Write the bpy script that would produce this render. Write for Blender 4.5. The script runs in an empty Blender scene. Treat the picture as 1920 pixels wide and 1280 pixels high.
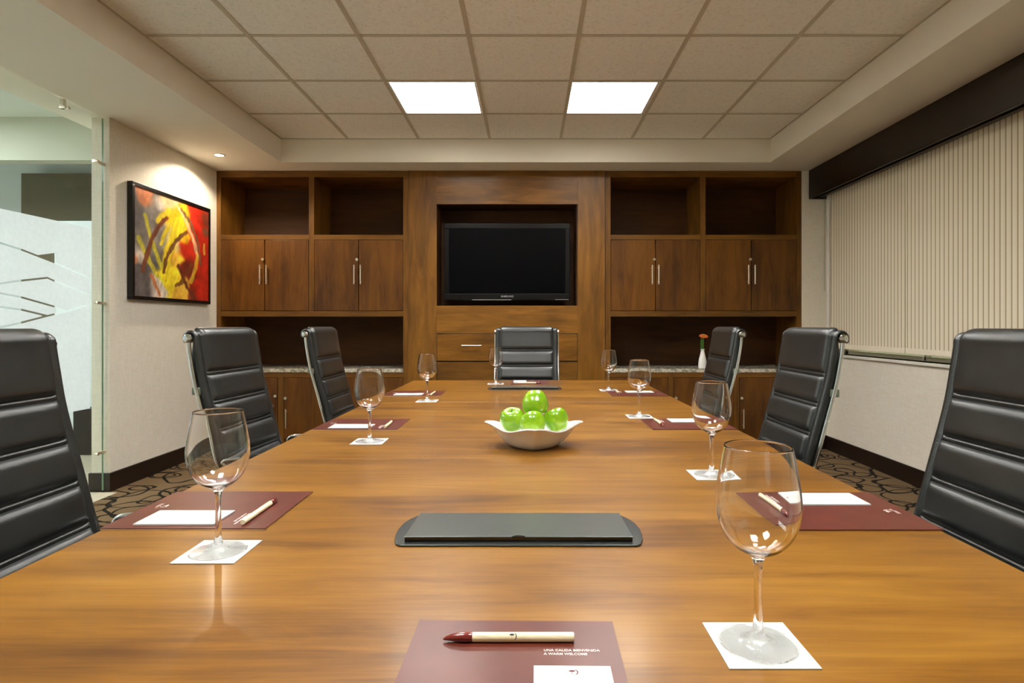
import bpy, bmesh, math, random
from math import pi, sin, cos, radians, sqrt
from mathutils import Vector, Matrix, noise as mnoise
random.seed(7)
C = bpy.context.scene.collection
sc = bpy.context.scene

# ------------------------------------------------------------------ materials
def lin(c):
    return tuple(((v/255)/12.92 if v/255 <= .04045 else ((v/255+.055)/1.055)**2.4) for v in c) + (1,)
class NT:
    def __init__(s, name):
        s.m = bpy.data.materials.new(name); s.m.use_nodes = True
        s.t = s.m.node_tree; s.n = s.t.nodes; s.l = s.t.links
        s.b = s.n['Principled BSDF']
    def node(s, typ, **kw):
        n = s.n.new(typ)
        for k, v in kw.items(): setattr(n, k, v)
        return n
    def link(s, a, b): s.l.new(a, b)
    def noise(s, vec, scale, detail=4, rough=.5, dist=0):
        n = s.node('ShaderNodeTexNoise'); n.inputs['Scale'].default_value = scale
        n.inputs['Detail'].default_value = detail; n.inputs['Roughness'].default_value = rough
        n.inputs['Distortion'].default_value = dist
        if vec is not None: s.link(vec, n.inputs['Vector'])
        return n.outputs['Fac']
    def mapping(s, scale=(1,1,1), loc=(0,0,0), rot=(0,0,0)):
        tc = s.node('ShaderNodeTexCoord'); mp = s.node('ShaderNodeMapping')
        mp.inputs['Scale'].default_value = scale; mp.inputs['Location'].default_value = loc
        mp.inputs['Rotation'].default_value = rot
        s.link(tc.outputs['Object'], mp.inputs['Vector']); return mp.outputs['Vector']
    def ramp(s, fac, stops):
        r = s.node('ShaderNodeValToRGB'); e = r.color_ramp.elements
        while len(e) < len(stops): e.new(.5)
        for i, (p, c) in enumerate(stops): e[i].position = p; e[i].color = c
        s.link(fac, r.inputs['Fac']); return r.outputs['Color']
    def mix(s, fac, a, b, mode='MIX'):
        m = s.node('ShaderNodeMix', data_type='RGBA', blend_type=mode)
        if isinstance(fac, (int, float)): m.inputs[0].default_value = fac
        else: s.link(fac, m.inputs[0])
        for k, v in ((6, a), (7, b)):
            if isinstance(v, tuple): m.inputs[k].default_value = v
            else: s.link(v, m.inputs[k])
        return m.outputs[2]
    def math(s, op, a, b=None):
        m = s.node('ShaderNodeMath', operation=op)
        for k, v in ((0, a), (1, b)):
            if v is None: continue
            if isinstance(v, (int, float)): m.inputs[k].default_value = v
            else: s.link(v, m.inputs[k])
        return m.outputs[0]
    def bump(s, h, strength=.2, dist=.002):
        b = s.node('ShaderNodeBump'); b.inputs['Strength'].default_value = strength
        b.inputs['Distance'].default_value = dist
        s.link(h, b.inputs['Height']); s.link(b.outputs['Normal'], s.b.inputs['Normal'])
    def set(s, **kw):
        for k, v in kw.items():
            k = k.replace('_', ' ')
            if isinstance(v, (int, float, tuple)): s.b.inputs[k].default_value = v
            else: s.link(v, s.b.inputs[k])
        return s

def plain(name, rgb, rough=.5, metal=0, spec=.5, coat=0, noise=.06, nscale=30):
    t = NT(name)
    v = t.mapping()
    f = t.noise(v, nscale, 3)
    c = lin(rgb); d = tuple(x*(1-noise*2) for x in c[:3]) + (1,)
    t.set(Base_Color=t.ramp(f, [(.3, d), (.7, c)]), Roughness=rough, Metallic=metal, Specular_IOR_Level=spec)
    if coat: t.set(Coat_Weight=coat, Coat_Roughness=.08)
    return t.m

def wood(name, dark, mid, light, axis, rough=.38, coat=.25, coatr=.12, tint=True, spec=.5, scale=1.0):
    t = NT(name)
    st = [9*scale, 9*scale, 9*scale]; st['xyz'.index(axis)] = 1.1*scale
    fine = [130*scale]*3; fine['xyz'.index(axis)] = 5*scale
    blot = [3.2*scale]*3; blot['xyz'.index(axis)] = 1.3*scale
    a = t.noise(t.mapping(tuple(st)), 1.0, 5, .62, 1.0)
    b = t.noise(t.mapping(tuple(fine)), 1.0, 3, .6, .3)
    c = t.noise(t.mapping(tuple(blot)), 1.0, 3, .5, .6)
    f = t.math('ADD', t.math('MULTIPLY', a, .5), t.math('MULTIPLY', c, .36))
    f = t.math('ADD', f, t.math('MULTIPLY', b, .14))
    if tint:
        oi = t.node('ShaderNodeObjectInfo')
        f = t.math('ADD', f, t.math('MULTIPLY', t.math('SUBTRACT', oi.outputs['Random'], .5), .07))
    col = t.ramp(f, [(.36, lin(dark)), (.5, lin(mid)), (.65, lin(light))])
    t.set(Base_Color=col, Roughness=rough, Coat_Weight=coat, Coat_Roughness=coatr, Specular_IOR_Level=spec)
    t.bump(b, .06, .001)
    return t.m

M = {}
CW = ((68,36,4), (97,57,8), (118,73,16))
M['rail_z'] = wood('rail_wood_z', (76,46,8), (108,69,15), (130,87,25), 'z', rough=.5, coat=.1, coatr=.2, spec=.3, scale=1.4)
for ax in 'xyz':
    M['wood_'+ax] = wood('cabinet_wood_'+ax, *CW, ax, rough=.5, coat=.10, coatr=.2, spec=.3, scale=1.4)
M['wood_x'] = wood('rail_wood_x', (76,46,8), (108,69,15), (130,87,25), 'x', rough=.5, coat=.1, coatr=.2, spec=.3, scale=1.4)
M['wood_mid_z'] = wood('panel_wood_z', (84,50,6), (116,74,13), (140,94,25), 'z', rough=.45, coat=.12, coatr=.2, spec=.35, scale=1.4)
M['wood_mid_x'] = wood('panel_wood_x', (88,54,7), (122,78,14), (146,98,27), 'x', rough=.45, coat=.12, coatr=.2, spec=.35, scale=1.4)
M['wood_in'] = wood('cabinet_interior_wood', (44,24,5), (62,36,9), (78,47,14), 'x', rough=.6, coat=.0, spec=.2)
M['table'] = wood('table_wood', (84,48,7), (124,80,16), (150,104,31), 'x', rough=.38, coat=.20, coatr=.17, tint=False, spec=.3, scale=1.5)
M['table_dark'] = wood('table_base_wood', (60,34,12), (84,50,20), (104,66,28), 'z')
M['espresso'] = wood('espresso_wood', (16,8,4), (26,14,8), (36,20,12), 'y', rough=.4, coat=.1, tint=False)
M['black_frame'] = plain('black_frame', (14,10,9), .35)

def wallpaper():
    t = NT('wallpaper')
    a = t.noise(t.mapping((60, 60, 4)), 3.0, 3, .6)
    b = t.noise(t.mapping((4, 4, 60)), 3.0, 3, .6)
    f = t.math('MULTIPLY', t.math('ADD', a, b), .5)
    t.set(Base_Color=t.ramp(f, [(.35, lin((218,210,194))), (.65, lin((233,227,213)))]), Roughness=.75, Specular_IOR_Level=.2)
    t.bump(f, .12, .001); return t.m
M['wall'] = wallpaper()
M['soffit'] = plain('painted_soffit', (232,226,212), .8, spec=.2, noise=.01, nscale=2)
def tile():
    t = NT('ceiling_tile')
    v = t.mapping()
    f = t.noise(v, 190, 4, .7)
    g = t.noise(v, 60, 3, .6)
    h = t.math('MULTIPLY', f, g)
    t.set(Base_Color=t.ramp(h, [(.15, lin((226,221,209))), (.24, lin((241,238,230)))]), Roughness=.9, Specular_IOR_Level=.1)
    t.bump(h, .25, .002); return t.m
M['tile'] = tile()
M['tbar'] = plain('ceiling_bar', (196,186,166), .6, noise=.01)
def carpet():
    t = NT('carpet')
    v = t.mapping((1, 1, 1))
    # organic loops: rings around scattered points, warped by noise
    wn = t.node('ShaderNodeTexNoise'); wn.inputs['Scale'].default_value = 3.2; wn.inputs['Detail'].default_value = 1
    t.link(v, wn.inputs['Vector'])
    sub = t.node('ShaderNodeVectorMath', operation='SUBTRACT'); t.link(wn.outputs['Color'], sub.inputs[0]); sub.inputs[1].default_value = (.5,.5,.5)
    scl = t.node('ShaderNodeVectorMath', operation='SCALE'); t.link(sub.outputs[0], scl.inputs[0]); scl.inputs['Scale'].default_value = .2
    add = t.node('ShaderNodeVectorMath', operation='ADD'); t.link(v, add.inputs[0]); t.link(scl.outputs[0], add.inputs[1])
    line = None
    for i, (s_, r_, w_) in enumerate(((2.0, .31, .020), (2.7, .27, .026), (1.6, .30, .013), (3.3, .24, .03))):
        mp = t.node('ShaderNodeMapping'); mp.inputs['Location'].default_value = (i*7.3, i*3.1, 0)
        t.link(add.outputs[0], mp.inputs['Vector'])
        vo = t.node('ShaderNodeTexVoronoi', voronoi_dimensions='2D'); vo.inputs['Scale'].default_value = s_
        vo.inputs['Randomness'].default_value = .55
        t.link(mp.outputs[0], vo.inputs['Vector'])
        d = t.math('ABSOLUTE', t.math('SUBTRACT', vo.outputs['Distance'], r_))
        ln = t.math('LESS_THAN', d, w_)
        line = ln if line is None else t.math('MAXIMUM', line, ln)
    pile = t.noise(v, 260, 3, .6)
    base = t.ramp(pile, [(.3, lin((96,78,56))), (.7, lin((134,112,84)))])
    dark = t.ramp(pile, [(.3, lin((24,22,18))), (.7, lin((46,42,34)))])
    t.set(Base_Color=t.mix(line, base, dark), Roughness=.95, Specular_IOR_Level=.05)
    t.bump(pile, .5, .004); return t.m
M['carpet'] = carpet()
M['stone'] = plain('threshold_tile', (214,204,182), .3, noise=.05, nscale=12)
def granite():
    t = NT('granite')
    v = t.mapping()
    a = t.noise(v, 55, 5, .75, .8); b = t.noise(v, 16, 3, .6, 1.2)
    f = t.math('ADD', t.math('MULTIPLY', a, .6), t.math('MULTIPLY', b, .4))
    t.set(Base_Color=t.ramp(f, [(.38, lin((84,80,64))), (.48, lin((176,168,148))), (.6, lin((222,216,202)))]), Roughness=.15)
    return t.m
M['granite'] = granite()
def leather():
    t = NT('black_leather')
    v = t.mapping()
    f = t.noise(v, 320, 4, .6); g = t.noise(v, 12, 3, .6)
    t.set(Base_Color=t.ramp(g, [(.3, lin((22,24,23))), (.7, lin((33,35,34)))]), Roughness=.34, Specular_IOR_Level=.8)
    t.bump(f, .22, .001); return t.m
M['leather'] = leather()
M['chrome'] = plain('chrome', (214,214,214), .12, 1, noise=.01)
M['steel'] = plain('brushed_steel', (236,228,212), .36, 1, noise=.03, nscale=200)
M['plastic_black'] = plain('black_plastic', (18,18,18), .4)
M['plastic_grey'] = plain('grey_bracket', (120,128,112), .4)
M['tv_bezel'] = plain('tv_bezel', (13,11,11), .35, spec=.2, noise=.02)
M['tv_screen'] = plain('tv_screen', (5,5,7), .3, spec=.06, noise=.02)
M['silver_ink_and_glint'] = plain('silver_ink_and_glint', (190,190,190), .4)  # lettering ink, also colours the painted highlights on the television bezel
M['white_ink'] = plain('white_ink', (236,222,214), .6, noise=.01)
M['maroon_ink'] = plain('maroon_ink', (96,34,36), .6, noise=.01)
M['pale_ink'] = plain('pale_ink', (222,222,220), .6, noise=.01)
M['black_ink'] = plain('black_ink', (28,30,28), .5, noise=.01)
M['paper'] = plain('white_paper', (198,199,196), .7, spec=.2, noise=.01)
def folder_mat():
    t = NT('maroon_card')
    f = t.noise(t.mapping(), 14, 3)
    t.set(Base_Color=t.ramp(f, [(.3, lin((82,30,19))), (.7, lin((98,40,26)))]), Roughness=.38, Specular_IOR_Level=.45, Coat_Weight=.16, Coat_Roughness=.2)
    return t.m
M['folder'] = folder_mat()
M['card_edge'] = plain('card_edge', (214,186,176), .7, noise=.02)
M['pen_cream'] = plain('cream_plastic', (240,226,186), .25, coat=.4, noise=.01)
M['pen_red'] = plain('maroon_plastic', (116,38,30), .2, coat=.5, noise=.02)
M['porcelain'] = plain('white_porcelain', (236,234,228), .12, coat=.5, noise=.01)
M['box_grey'] = plain('satin_grey_metal', (70,74,73), .26, .55, noise=.03, nscale=60)
M['box_lid'] = plain('satin_lid_metal', (104,108,105), .3, .6, noise=.03, nscale=60)
M['gloss_black'] = plain('gloss_black', (6,6,7), .08, coat=.6)
M['petal'] = plain('orange_petal', (240,124,60), .6, noise=.1, nscale=80)
M['flower_eye'] = plain('flower_eye', (190,150,50), .8, noise=.2, nscale=200)
M['stem'] = plain('green_stem', (64,110,24), .5, noise=.15)
M['apple_stem'] = plain('apple_stem', (96,70,36), .7)
def apple_mat():
    t = NT('green_apple')
    v = t.mapping()
    f = t.noise(v, 18, 3, .6); sp = t.noise(v, 260, 2, .5)
    base = t.ramp(f, [(.3, lin((108,160,8))), (.55, lin((138,186,18))), (.75, lin((170,202,52)))])
    dots = t.math('GREATER_THAN', sp, .68)
    t.set(Base_Color=t.mix(t.math('MULTIPLY', dots, .5), base, lin((210,230,140))), Roughness=.22, Coat_Weight=.5, Coat_Roughness=.1,
          Subsurface_Weight=.08, Subsurface_Radius=(.01,.015,.004))
    return t.m
M['apple'] = apple_mat()
def glass():
    t = NT('clear_glass')
    t.set(Base_Color=(1,1,1,1), Roughness=0.0, IOR=1.43, Transmission_Weight=1.0)
    v = t.noise(t.mapping(), 4, 1); t.bump(v, .01, .0005)
    return t.m
M['glass'] = glass()
def pane(name, tint, refl=.04):
    t = NT(name); t.n.remove(t.b)
    tr = t.node('ShaderNodeBsdfTransparent'); gl = t.node('ShaderNodeBsdfGlossy'); gl.inputs['Roughness'].default_value = .02
    f = t.noise(t.mapping(), 1.5, 1)
    tt = tuple(x*.97 for x in tint[:3]) + (1,)
    t.link(t.ramp(f, [(.3, tt), (.7, tint)]), tr.inputs['Color'])
    fr = t.node('ShaderNodeLayerWeight'); fr.inputs['Blend'].default_value = .5
    mx = t.node('ShaderNodeMixShader'); t.link(t.math('ADD', t.math('MULTIPLY', t.math('POWER', fr.outputs['Facing'], 4), .35), .02), mx.inputs[0])
    t.link(tr.outputs[0], mx.inputs[1]); t.link(gl.outputs[0], mx.inputs[2])
    t.link(mx.outputs[0], t.n['Material Output'].inputs['Surface']); return t.m
M['pane'] = pane('partition_glass', (.955,.982,.965,1))
M['window_glass'] = pane('window_glass', (.8,.85,.8,1))
def film():
    t = NT('frosted_film'); t.n.remove(t.b)
    a = t.node('ShaderNodeBsdfTranslucent'); b = t.node('ShaderNodeBsdfDiffuse'); c = t.node('ShaderNodeBsdfTransparent')
    f = t.noise(t.mapping(), 40, 2)
    col = t.ramp(f, [(.3, (.86,.90,.92,1)), (.7, (.92,.95,.97,1))])
    t.link(col, a.inputs['Color']); t.link(col, b.inputs['Color'])
    m1 = t.node('ShaderNodeMixShader'); m1.inputs[0].default_value = .35
    t.link(a.outputs[0], m1.inputs[1]); t.link(b.outputs[0], m1.inputs[2])
    m2 = t.node('ShaderNodeMixShader'); m2.inputs[0].default_value = .22
    t.link(m1.outputs[0], m2.inputs[1]); t.link(c.outputs[0], m2.inputs[2])
    t.link(m2.outputs[0], t.n['Material Output'].inputs['Surface']); return t.m
M['film'] = film()
M['glass_edge'] = plain('green_glass_edge', (150,178,150), .15, noise=.02)
def emit(name, rgb, s):
    t = NT(name); f = t.noise(t.mapping(), 3, 1)
    c = tuple(rgb)+(1,)
    t.set(Base_Color=(.8,.8,.8,1), Emission_Color=t.ramp(f, [(0, c), (1, c)]), Emission_Strength=s)
    return t.m
M['diffuser'] = emit('lit_diffuser', (.98,.985,.99), 15.0)
M['bulb'] = emit('lit_bulb', (1,.86,.66), 30.0)
M['corridor_lamp'] = emit('corridor_lamp', (.90,.96,1), 6.5)
M['white_metal'] = plain('white_metal', (226,222,212), .35, noise=.01)
def blind_mat():
    t = NT('striped_blind')
    tc = t.node('ShaderNodeTexCoord'); sx = t.node('ShaderNodeSeparateXYZ'); t.link(tc.outputs['Object'], sx.inputs[0])
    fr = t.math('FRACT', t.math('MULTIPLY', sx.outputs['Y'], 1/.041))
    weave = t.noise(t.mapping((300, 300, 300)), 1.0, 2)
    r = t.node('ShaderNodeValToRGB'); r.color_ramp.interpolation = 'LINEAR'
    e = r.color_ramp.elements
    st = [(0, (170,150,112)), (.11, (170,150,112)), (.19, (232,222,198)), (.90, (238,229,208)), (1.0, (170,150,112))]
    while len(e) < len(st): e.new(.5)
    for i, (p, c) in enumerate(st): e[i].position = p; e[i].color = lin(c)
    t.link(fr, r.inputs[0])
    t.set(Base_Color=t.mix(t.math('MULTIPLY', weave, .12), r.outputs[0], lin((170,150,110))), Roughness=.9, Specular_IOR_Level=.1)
    t.bump(weave, .2, .001)
    return t.m
M['blind'] = blind_mat()
M['hem'] = plain('cream_hem', (236,226,204), .85, spec=.1, noise=.02)
M['cor_wall'] = plain('corridor_paint', (226,234,236), .8, noise=.01, nscale=3)
M['cor_ceiling'] = plain('corridor_ceiling_paint', (212,218,208), .85, noise=.01, nscale=3)
M['cor_beam'] = plain('corridor_beam_paint', (196,198,180), .85, noise=.01, nscale=3)
M['cor_block'] = plain('corridor_taupe_paint', (120,112,94), .8, noise=.01, nscale=3)
def painting_mat():
    t = NT('abstract_paint')
    a = t.node('ShaderNodeVertexColor'); a.layer_name = 'paint'
    f = t.noise(t.mapping((30, 30, 90)), 2.0, 4, .65)
    t.set(Base_Color=t.mix(t.math('MULTIPLY', f, .14), a.outputs['Color'], lin((120,84,40))), Roughness=.45)
    t.bump(f, .35, .003); return t.m
M['painting'] = painting_mat()

# ------------------------------------------------------------------ mesh helpers
def obj(name, bm, mat, parent=None, loc=(0,0,0), smooth=None, bevel=0, seg=2, rotz=0):
    me = bpy.data.meshes.new(name)
    if isinstance(bm, bpy.types.Mesh): me = bm
    else:
        bmesh.ops.recalc_face_normals(bm, faces=bm.faces); bm.to_mesh(me); bm.free()
    for m in (mat if isinstance(mat, (list, tuple)) else [mat]): me.materials.append(m)
    o = bpy.data.objects.new(name, me); C.objects.link(o)
    o.location = loc; o.rotation_euler = (0, 0, rotz)
    if parent: o.parent = parent
    if smooth is not None:
        for p in me.polygons: p.use_smooth = True
        if smooth < 180:
            me.set_sharp_from_angle(angle=radians(smooth))
    if bevel:
        b = o.modifiers.new('bevel', 'BEVEL'); b.width = bevel; b.segments = seg; b.limit_method = 'ANGLE'
    return o
def tag(o, label=None, cat=None, group=None, kind=None):
    if label: o['label'] = label
    if cat: o['category'] = cat
    if group: o['group'] = group
    if kind: o['kind'] = kind
    return o
def thing(name, label, cat, loc=(0,0,0), rotz=0, group=None):
    o = bpy.data.objects.new(name, None); C.objects.link(o); o.location = loc; o.rotation_euler = (0,0,rotz)
    o.empty_display_size = .05
    return tag(o, label, cat, group)
def dup(root, loc, rotz, label):
    def cp(o, par):
        c = o.copy(); C.objects.link(c); c.parent = par
        for ch in o.children: cp(ch, c)
        return c
    r = cp(root, None); r.location = loc; r.rotation_euler = (0,0,rotz); r['label'] = label
    return r
def struct(name, bm, mat, parent=None, **kw):
    o = obj(name, bm, mat, parent, **kw)
    if not parent: o['kind'] = 'structure'
    return o
def box(bm, x0, x1, y0, y1, z0, z1, mi=0):
    vs = [bm.verts.new(p) for p in ((x0,y0,z0),(x1,y0,z0),(x1,y1,z0),(x0,y1,z0),(x0,y0,z1),(x1,y0,z1),(x1,y1,z1),(x0,y1,z1))]
    for f in ((3,2,1,0),(4,5,6,7),(0,1,5,4),(1,2,6,5),(2,3,7,6),(3,0,4,7)):
        bm.faces.new([vs[i] for i in f]).material_index = mi
    return bm
def boxes(*bs):
    bm = bmesh.new()
    for b in bs: box(bm, *b)
    return bm
def prism(bm, pts, z0, z1, mi=0):
    a = [bm.verts.new((x, y, z0)) for x, y in pts]; b = [bm.verts.new((x, y, z1)) for x, y in pts]
    n = len(pts)
    bm.faces.new(a[::-1]).material_index = mi; bm.faces.new(b).material_index = mi
    for i in range(n): bm.faces.new((a[i], a[(i+1)%n], b[(i+1)%n], b[i])).material_index = mi
    return bm
def lathe(bm, prof, seg=48, c=(0,0,0)):
    rings = []
    for r, z in prof:
        if r < 1e-6: rings.append([bm.verts.new((c[0], c[1], c[2]+z))])
        else: rings.append([bm.verts.new((c[0]+r*cos(2*pi*i/seg), c[1]+r*sin(2*pi*i/seg), c[2]+z)) for i in range(seg)])
    for a, b in zip(rings, rings[1:]):
        for i in range(seg):
            j = (i+1) % seg
            if len(a) == 1 and len(b) == 1: continue
            if len(a) == 1: bm.faces.new((a[0], b[i], b[j]))
            elif len(b) == 1: bm.faces.new((a[i], b[0], a[j]))
            else: bm.faces.new((a[i], b[i], b[j], a[j]))
    return bm
def catmull(pts, n=8):
    P = [tuple(p) for p in pts]; P = [P[0]] + P + [P[-1]]; out = []
    for i in range(1, len(P)-2):
        p0, p1, p2, p3 = P[i-1:i+3]
        for k in range(n):
            t = k/n
            out.append(tuple(.5*((2*b)+(-a+c)*t+(2*a-5*b+4*c-d)*t*t+(-a+3*b-3*c+d)*t**3) for a, b, c, d in zip(p0, p1, p2, p3)))
    out.append(P[-2]); return out
def tube(bm, pts, r, seg=12, caps=True):
    pts = [Vector(p) for p in pts]; rr = r if isinstance(r, (list, tuple)) else [r]*len(pts)
    rings = []; up = Vector((0,0,1))
    t0 = (pts[1]-pts[0]).normalized()
    if abs(t0.dot(up)) > .95: up = Vector((0,1,0))
    n = (up - t0*up.dot(t0)).normalized()
    for i, p in enumerate(pts):
        t = (pts[min(i+1, len(pts)-1)]-pts[max(i-1, 0)]).normalized()
        n = (n - t*n.dot(t)).normalized(); b = t.cross(n)
        rings.append([bm.verts.new(p + rr[i]*(n*cos(2*pi*k/seg)+b*sin(2*pi*k/seg))) for k in range(seg)])
    for a, b in zip(rings, rings[1:]):
        for k in range(seg): bm.faces.new((a[k], a[(k+1)%seg], b[(k+1)%seg], b[k]))
    if caps: bm.faces.new(rings[0][::-1]); bm.faces.new(rings[-1])
    return bm
def text_mesh(s, size, mat, name, parent, loc, rot=(0,0,0), align='LEFT', ext=.0001, sx=1.0):
    cu = bpy.data.curves.new('lettering', 'FONT'); cu.body = s; cu.size = size; cu.align_x = align; cu.extrude = ext
    cu.offset = size*.012; cu.resolution_u = 3
    to = bpy.data.objects.new('lettering_source', cu); C.objects.link(to)
    me = bpy.data.meshes.new_from_object(to)
    bpy.data.objects.remove(to); bpy.data.curves.remove(cu)
    me.materials.clear(); me.materials.append(mat)
    o = bpy.data.objects.new(name, me); C.objects.link(o); o.parent = parent; o.location = loc; o.rotation_euler = rot
    o.scale = (sx, 1, 1)
    return o

# ------------------------------------------------------------------ room constants (metres; Y runs into the room)
YB = 5.41      # plane of the cabinets
XL, XR = -2.826, 2.71
YN = -1.7      # wall behind the viewer
ZS = 2.524     # soffit
ZC = 2.725     # tiled ceiling
TX0, TX1, TY1, TY0 = -2.125, 2.086, 5.13, -1.1
S = 1/206.66
fx = lambda p: (p-990)*S          # cabinet elevation: drawing units to metres on the cabinet plane
fz = lambda p: 1.12+(610-p)*S

struct('floor', boxes((-2.95, XR+.3, YN, 6.1, -.05, 0)), M['carpet'])
struct('wall_left', boxes((XL-.12, XL, 4.025, 6.1, 0, ZS+.05)), M['wall'])
bm = boxes((XL-.134, XL+.014, 4.012, YB, 0, .125))
struct('baseboard_left', bm, M['espresso'], bevel=.003)
struct('wall_back', boxes((fx(1503), XR+.3, YB, YB+.08, 0, ZS+.05), (XL-.12, fx(1503), 5.94, 6.02, 0, ZS+.05)), M['wall'])
struct('wall_near', boxes((-6.4, XR+.3, YN-.08, YN, 0, 3.0)), M['wall'])
# right wall with the window opening
WY0, WY1, WZ0, WZ1 = .35, 5.28, .868, 2.40
bm = boxes((XR, XR+.2, YN, YB, 0, WZ0), (XR, XR+.2, YN, YB, WZ1, ZS+.05), (XR, XR+.2, YN, WY0, WZ0, WZ1), (XR, XR+.2, WY1, YB, WZ0, WZ1))
struct('wall_right', bm, M['wall'])
struct('baseboard_right', boxes((XR-.014, XR, YN, YB, 0, .125)), M['espresso'], bevel=.003)
struct('baseboard_back', boxes((fx(1503)+.002, XR-.015, YB-.014, YB, 0, .125)), M['espresso'], bevel=.003)
# soffit ring
bm = boxes((XL-.3, TX0, YN, 6.1, ZS, ZS+.35), (TX1, XR+.3, YN, 6.1, ZS, ZS+.35), (TX0, TX1, TY1, 6.1, ZS, ZS+.35), (TX0, TX1, YN, TY0, ZS, ZS+.35))
struct('ceiling_soffit', bm, M['soffit'])
# tiled ceiling field: panels with openings for the light fixtures, exposed grid bars as a child
P = .61
gx = [TX0] + [-.0245+P*(k-.5) for k in (-2, -1, 0, 1, 2, 3)] + [TX1]
gy = []
y = 5.127
while y > TY0: gy.append(y); y -= .6095
gy.append(TY0); gy = gy[::-1]
lamps = []
for r in (2, 5.6, 9.2): pass
rowY = [y for y in gy]
cells = []
top = len(gy)-1
lamp_rows = (top-3+1-0,)
def cellrow(k): return gy[top-k-1], gy[top-k]      # k = 0 is the row against the far soffit
LR = (1, 4, 7)
bm = bmesh.new()
LC = (2, 4)
for ky in range(len(gy)-1):
    k = top-1-ky
    for kx in range(len(gx)-1):
        x0, x1, y0, y1 = gx[kx], gx[kx+1], gy[ky], gy[ky+1]
        if k in LR and kx in LC: cells.append((x0, x1, y0, y1)); continue
        box(bm, x0, x1, y0, y1, ZC, ZC+.015)
cl = struct('ceiling', bm, M['tile'])
bm = bmesh.new()
for x in gx: box(bm, max(TX0, x-.012), min(TX1, x+.012), TY0, TY1, ZC-.004, ZC-.0005)
for y in gy: box(bm, TX0, TX1, max(TY0, y-.012), min(TY1, y+.012), ZC-.0035, ZC-.0003)
obj('ceiling_grid', bm, M['tbar'], cl)
struct('ceiling_slab', boxes((-6.4, XR+.3, YN, 6.4, 3.0, 3.05)), M['soffit'])

# recessed fluorescent fixtures
lab = {}
names_f = ['far left', 'far right', 'middle left', 'middle right', 'near left', 'near right']
def fixture(x0, x1, y0, y1, label, off):
    t = thing('ceiling_light', label, 'light', ((x0+x1)/2, (y0+y1)/2, ZC), 0, 'recessed square ceiling lights')
    hx, hy = (x1-x0)/2-.013, (y1-y0)/2-.013
    ax0, ax1, ay0, ay1 = -.279+off, .279+off, -.287, .281
    b = boxes((-hx, hx, -hy, ay0, -.006, .10), (-hx, hx, ay1, hy, -.006, .10), (-hx, ax0, ay0, ay1, -.006, .10), (ax1, hx, ay0, ay1, -.006, .10))
    obj('frame', b, M['white_metal'], t, bevel=.002)
    obj('diffuser', boxes((ax0, ax1, ay0, ay1, .05, .06)), M['diffuser'], t)
    b = bmesh.new()
    for i in (1, 2): xx = ax0+(ax1-ax0)*i/3; box(b, xx-.0015, xx+.0015, ay0, ay1, .012, .046)
    for i in range(1, 8): yy = ay0+(ay1-ay0)*i/8; box(b, ax0, ax1, yy-.0012, yy+.0012, .022, .046)
    obj('louvre', b, M['white_metal'], t)
cells.sort(key=lambda c: (-c[2], c[0]))
fl = ['square ceiling light left of the middle, nearer the television wall', 'square ceiling light right of the middle, nearer the window blinds and television wall',
      'square ceiling light over the middle of the table, glass wall side', 'square ceiling light over the middle of the table, window side',
      'square ceiling light behind the viewer, glass wall side', 'square ceiling light behind the viewer, window side']
for i, c in enumerate(cells): fixture(*c, fl[i], .0 if i % 2 == 0 else -.012)
# downlight
t = thing('downlight', 'small round recessed spotlight glowing above the abstract painting', 'light', (-2.54, 4.905, ZS))
b = bmesh.new(); lathe(b, [(.030, -.0005), (.046, -.0005), (.046, -.004), (.034, -.006), (.030, -.0005)], 32)
obj('trim_ring', b, M['white_metal'], t, smooth=40)
b = bmesh.new(); lathe(b, [(0, -.0015), (.0325, -.0015), (.0325, -.004), (0, -.0042)], 32)
obj('lamp', b, M['bulb'], t)
ld = bpy.data.lights.new('downlight_beam', 'SPOT'); ld.energy = 26; ld.color = (1, .86, .68); ld.spot_size = radians(150); ld.spot_blend = .35; ld.shadow_soft_size = .03
lo = bpy.data.objects.new('downlight_beam', ld); C.objects.link(lo); lo.parent = t; lo.location = (0, 0, -.012)

# ------------------------------------------------------------------ glass wall and corridor
XG = -2.86
gw = thing('glass_partition', 'frameless glass wall with frosted zigzag film on the left', 'glass wall', (XG, 3.0, 0))
def gb(*b): return boxes(*[(x0, x1, y0-3.0, y1-3.0, z0, z1) for x0, x1, y0, y1, z0, z1 in b])
obj('pane', gb((-.005, .005, YN+.02, 4.008, .012, ZS-.012)), M['pane'], gw)
obj('pane_edge', gb((-.0055, .0055, 4.008, 4.0105, .012, ZS-.012)), M['glass_edge'], gw)
for z in (.27, 1.27, 2.205):
    b = bmesh.new()
    tube(b, [(.004, .935, z), (.024, .935, z)], .009, 16)
    box(b, -.011, .011, .925, 1.024, z-.008, z+.008)
    obj('clamp', b, M['steel'], gw, smooth=40)
b = boxes((-.012, .012, .655, .680, 2.450, 2.512), (-.014, .026, .652, .682, 2.450, 2.466)); tube(b, [(.024, .667, 2.458), (.040, .667, 2.458)], .010, 16)
obj('ceiling_bracket', b, M['steel'], gw, bevel=.003)
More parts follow.
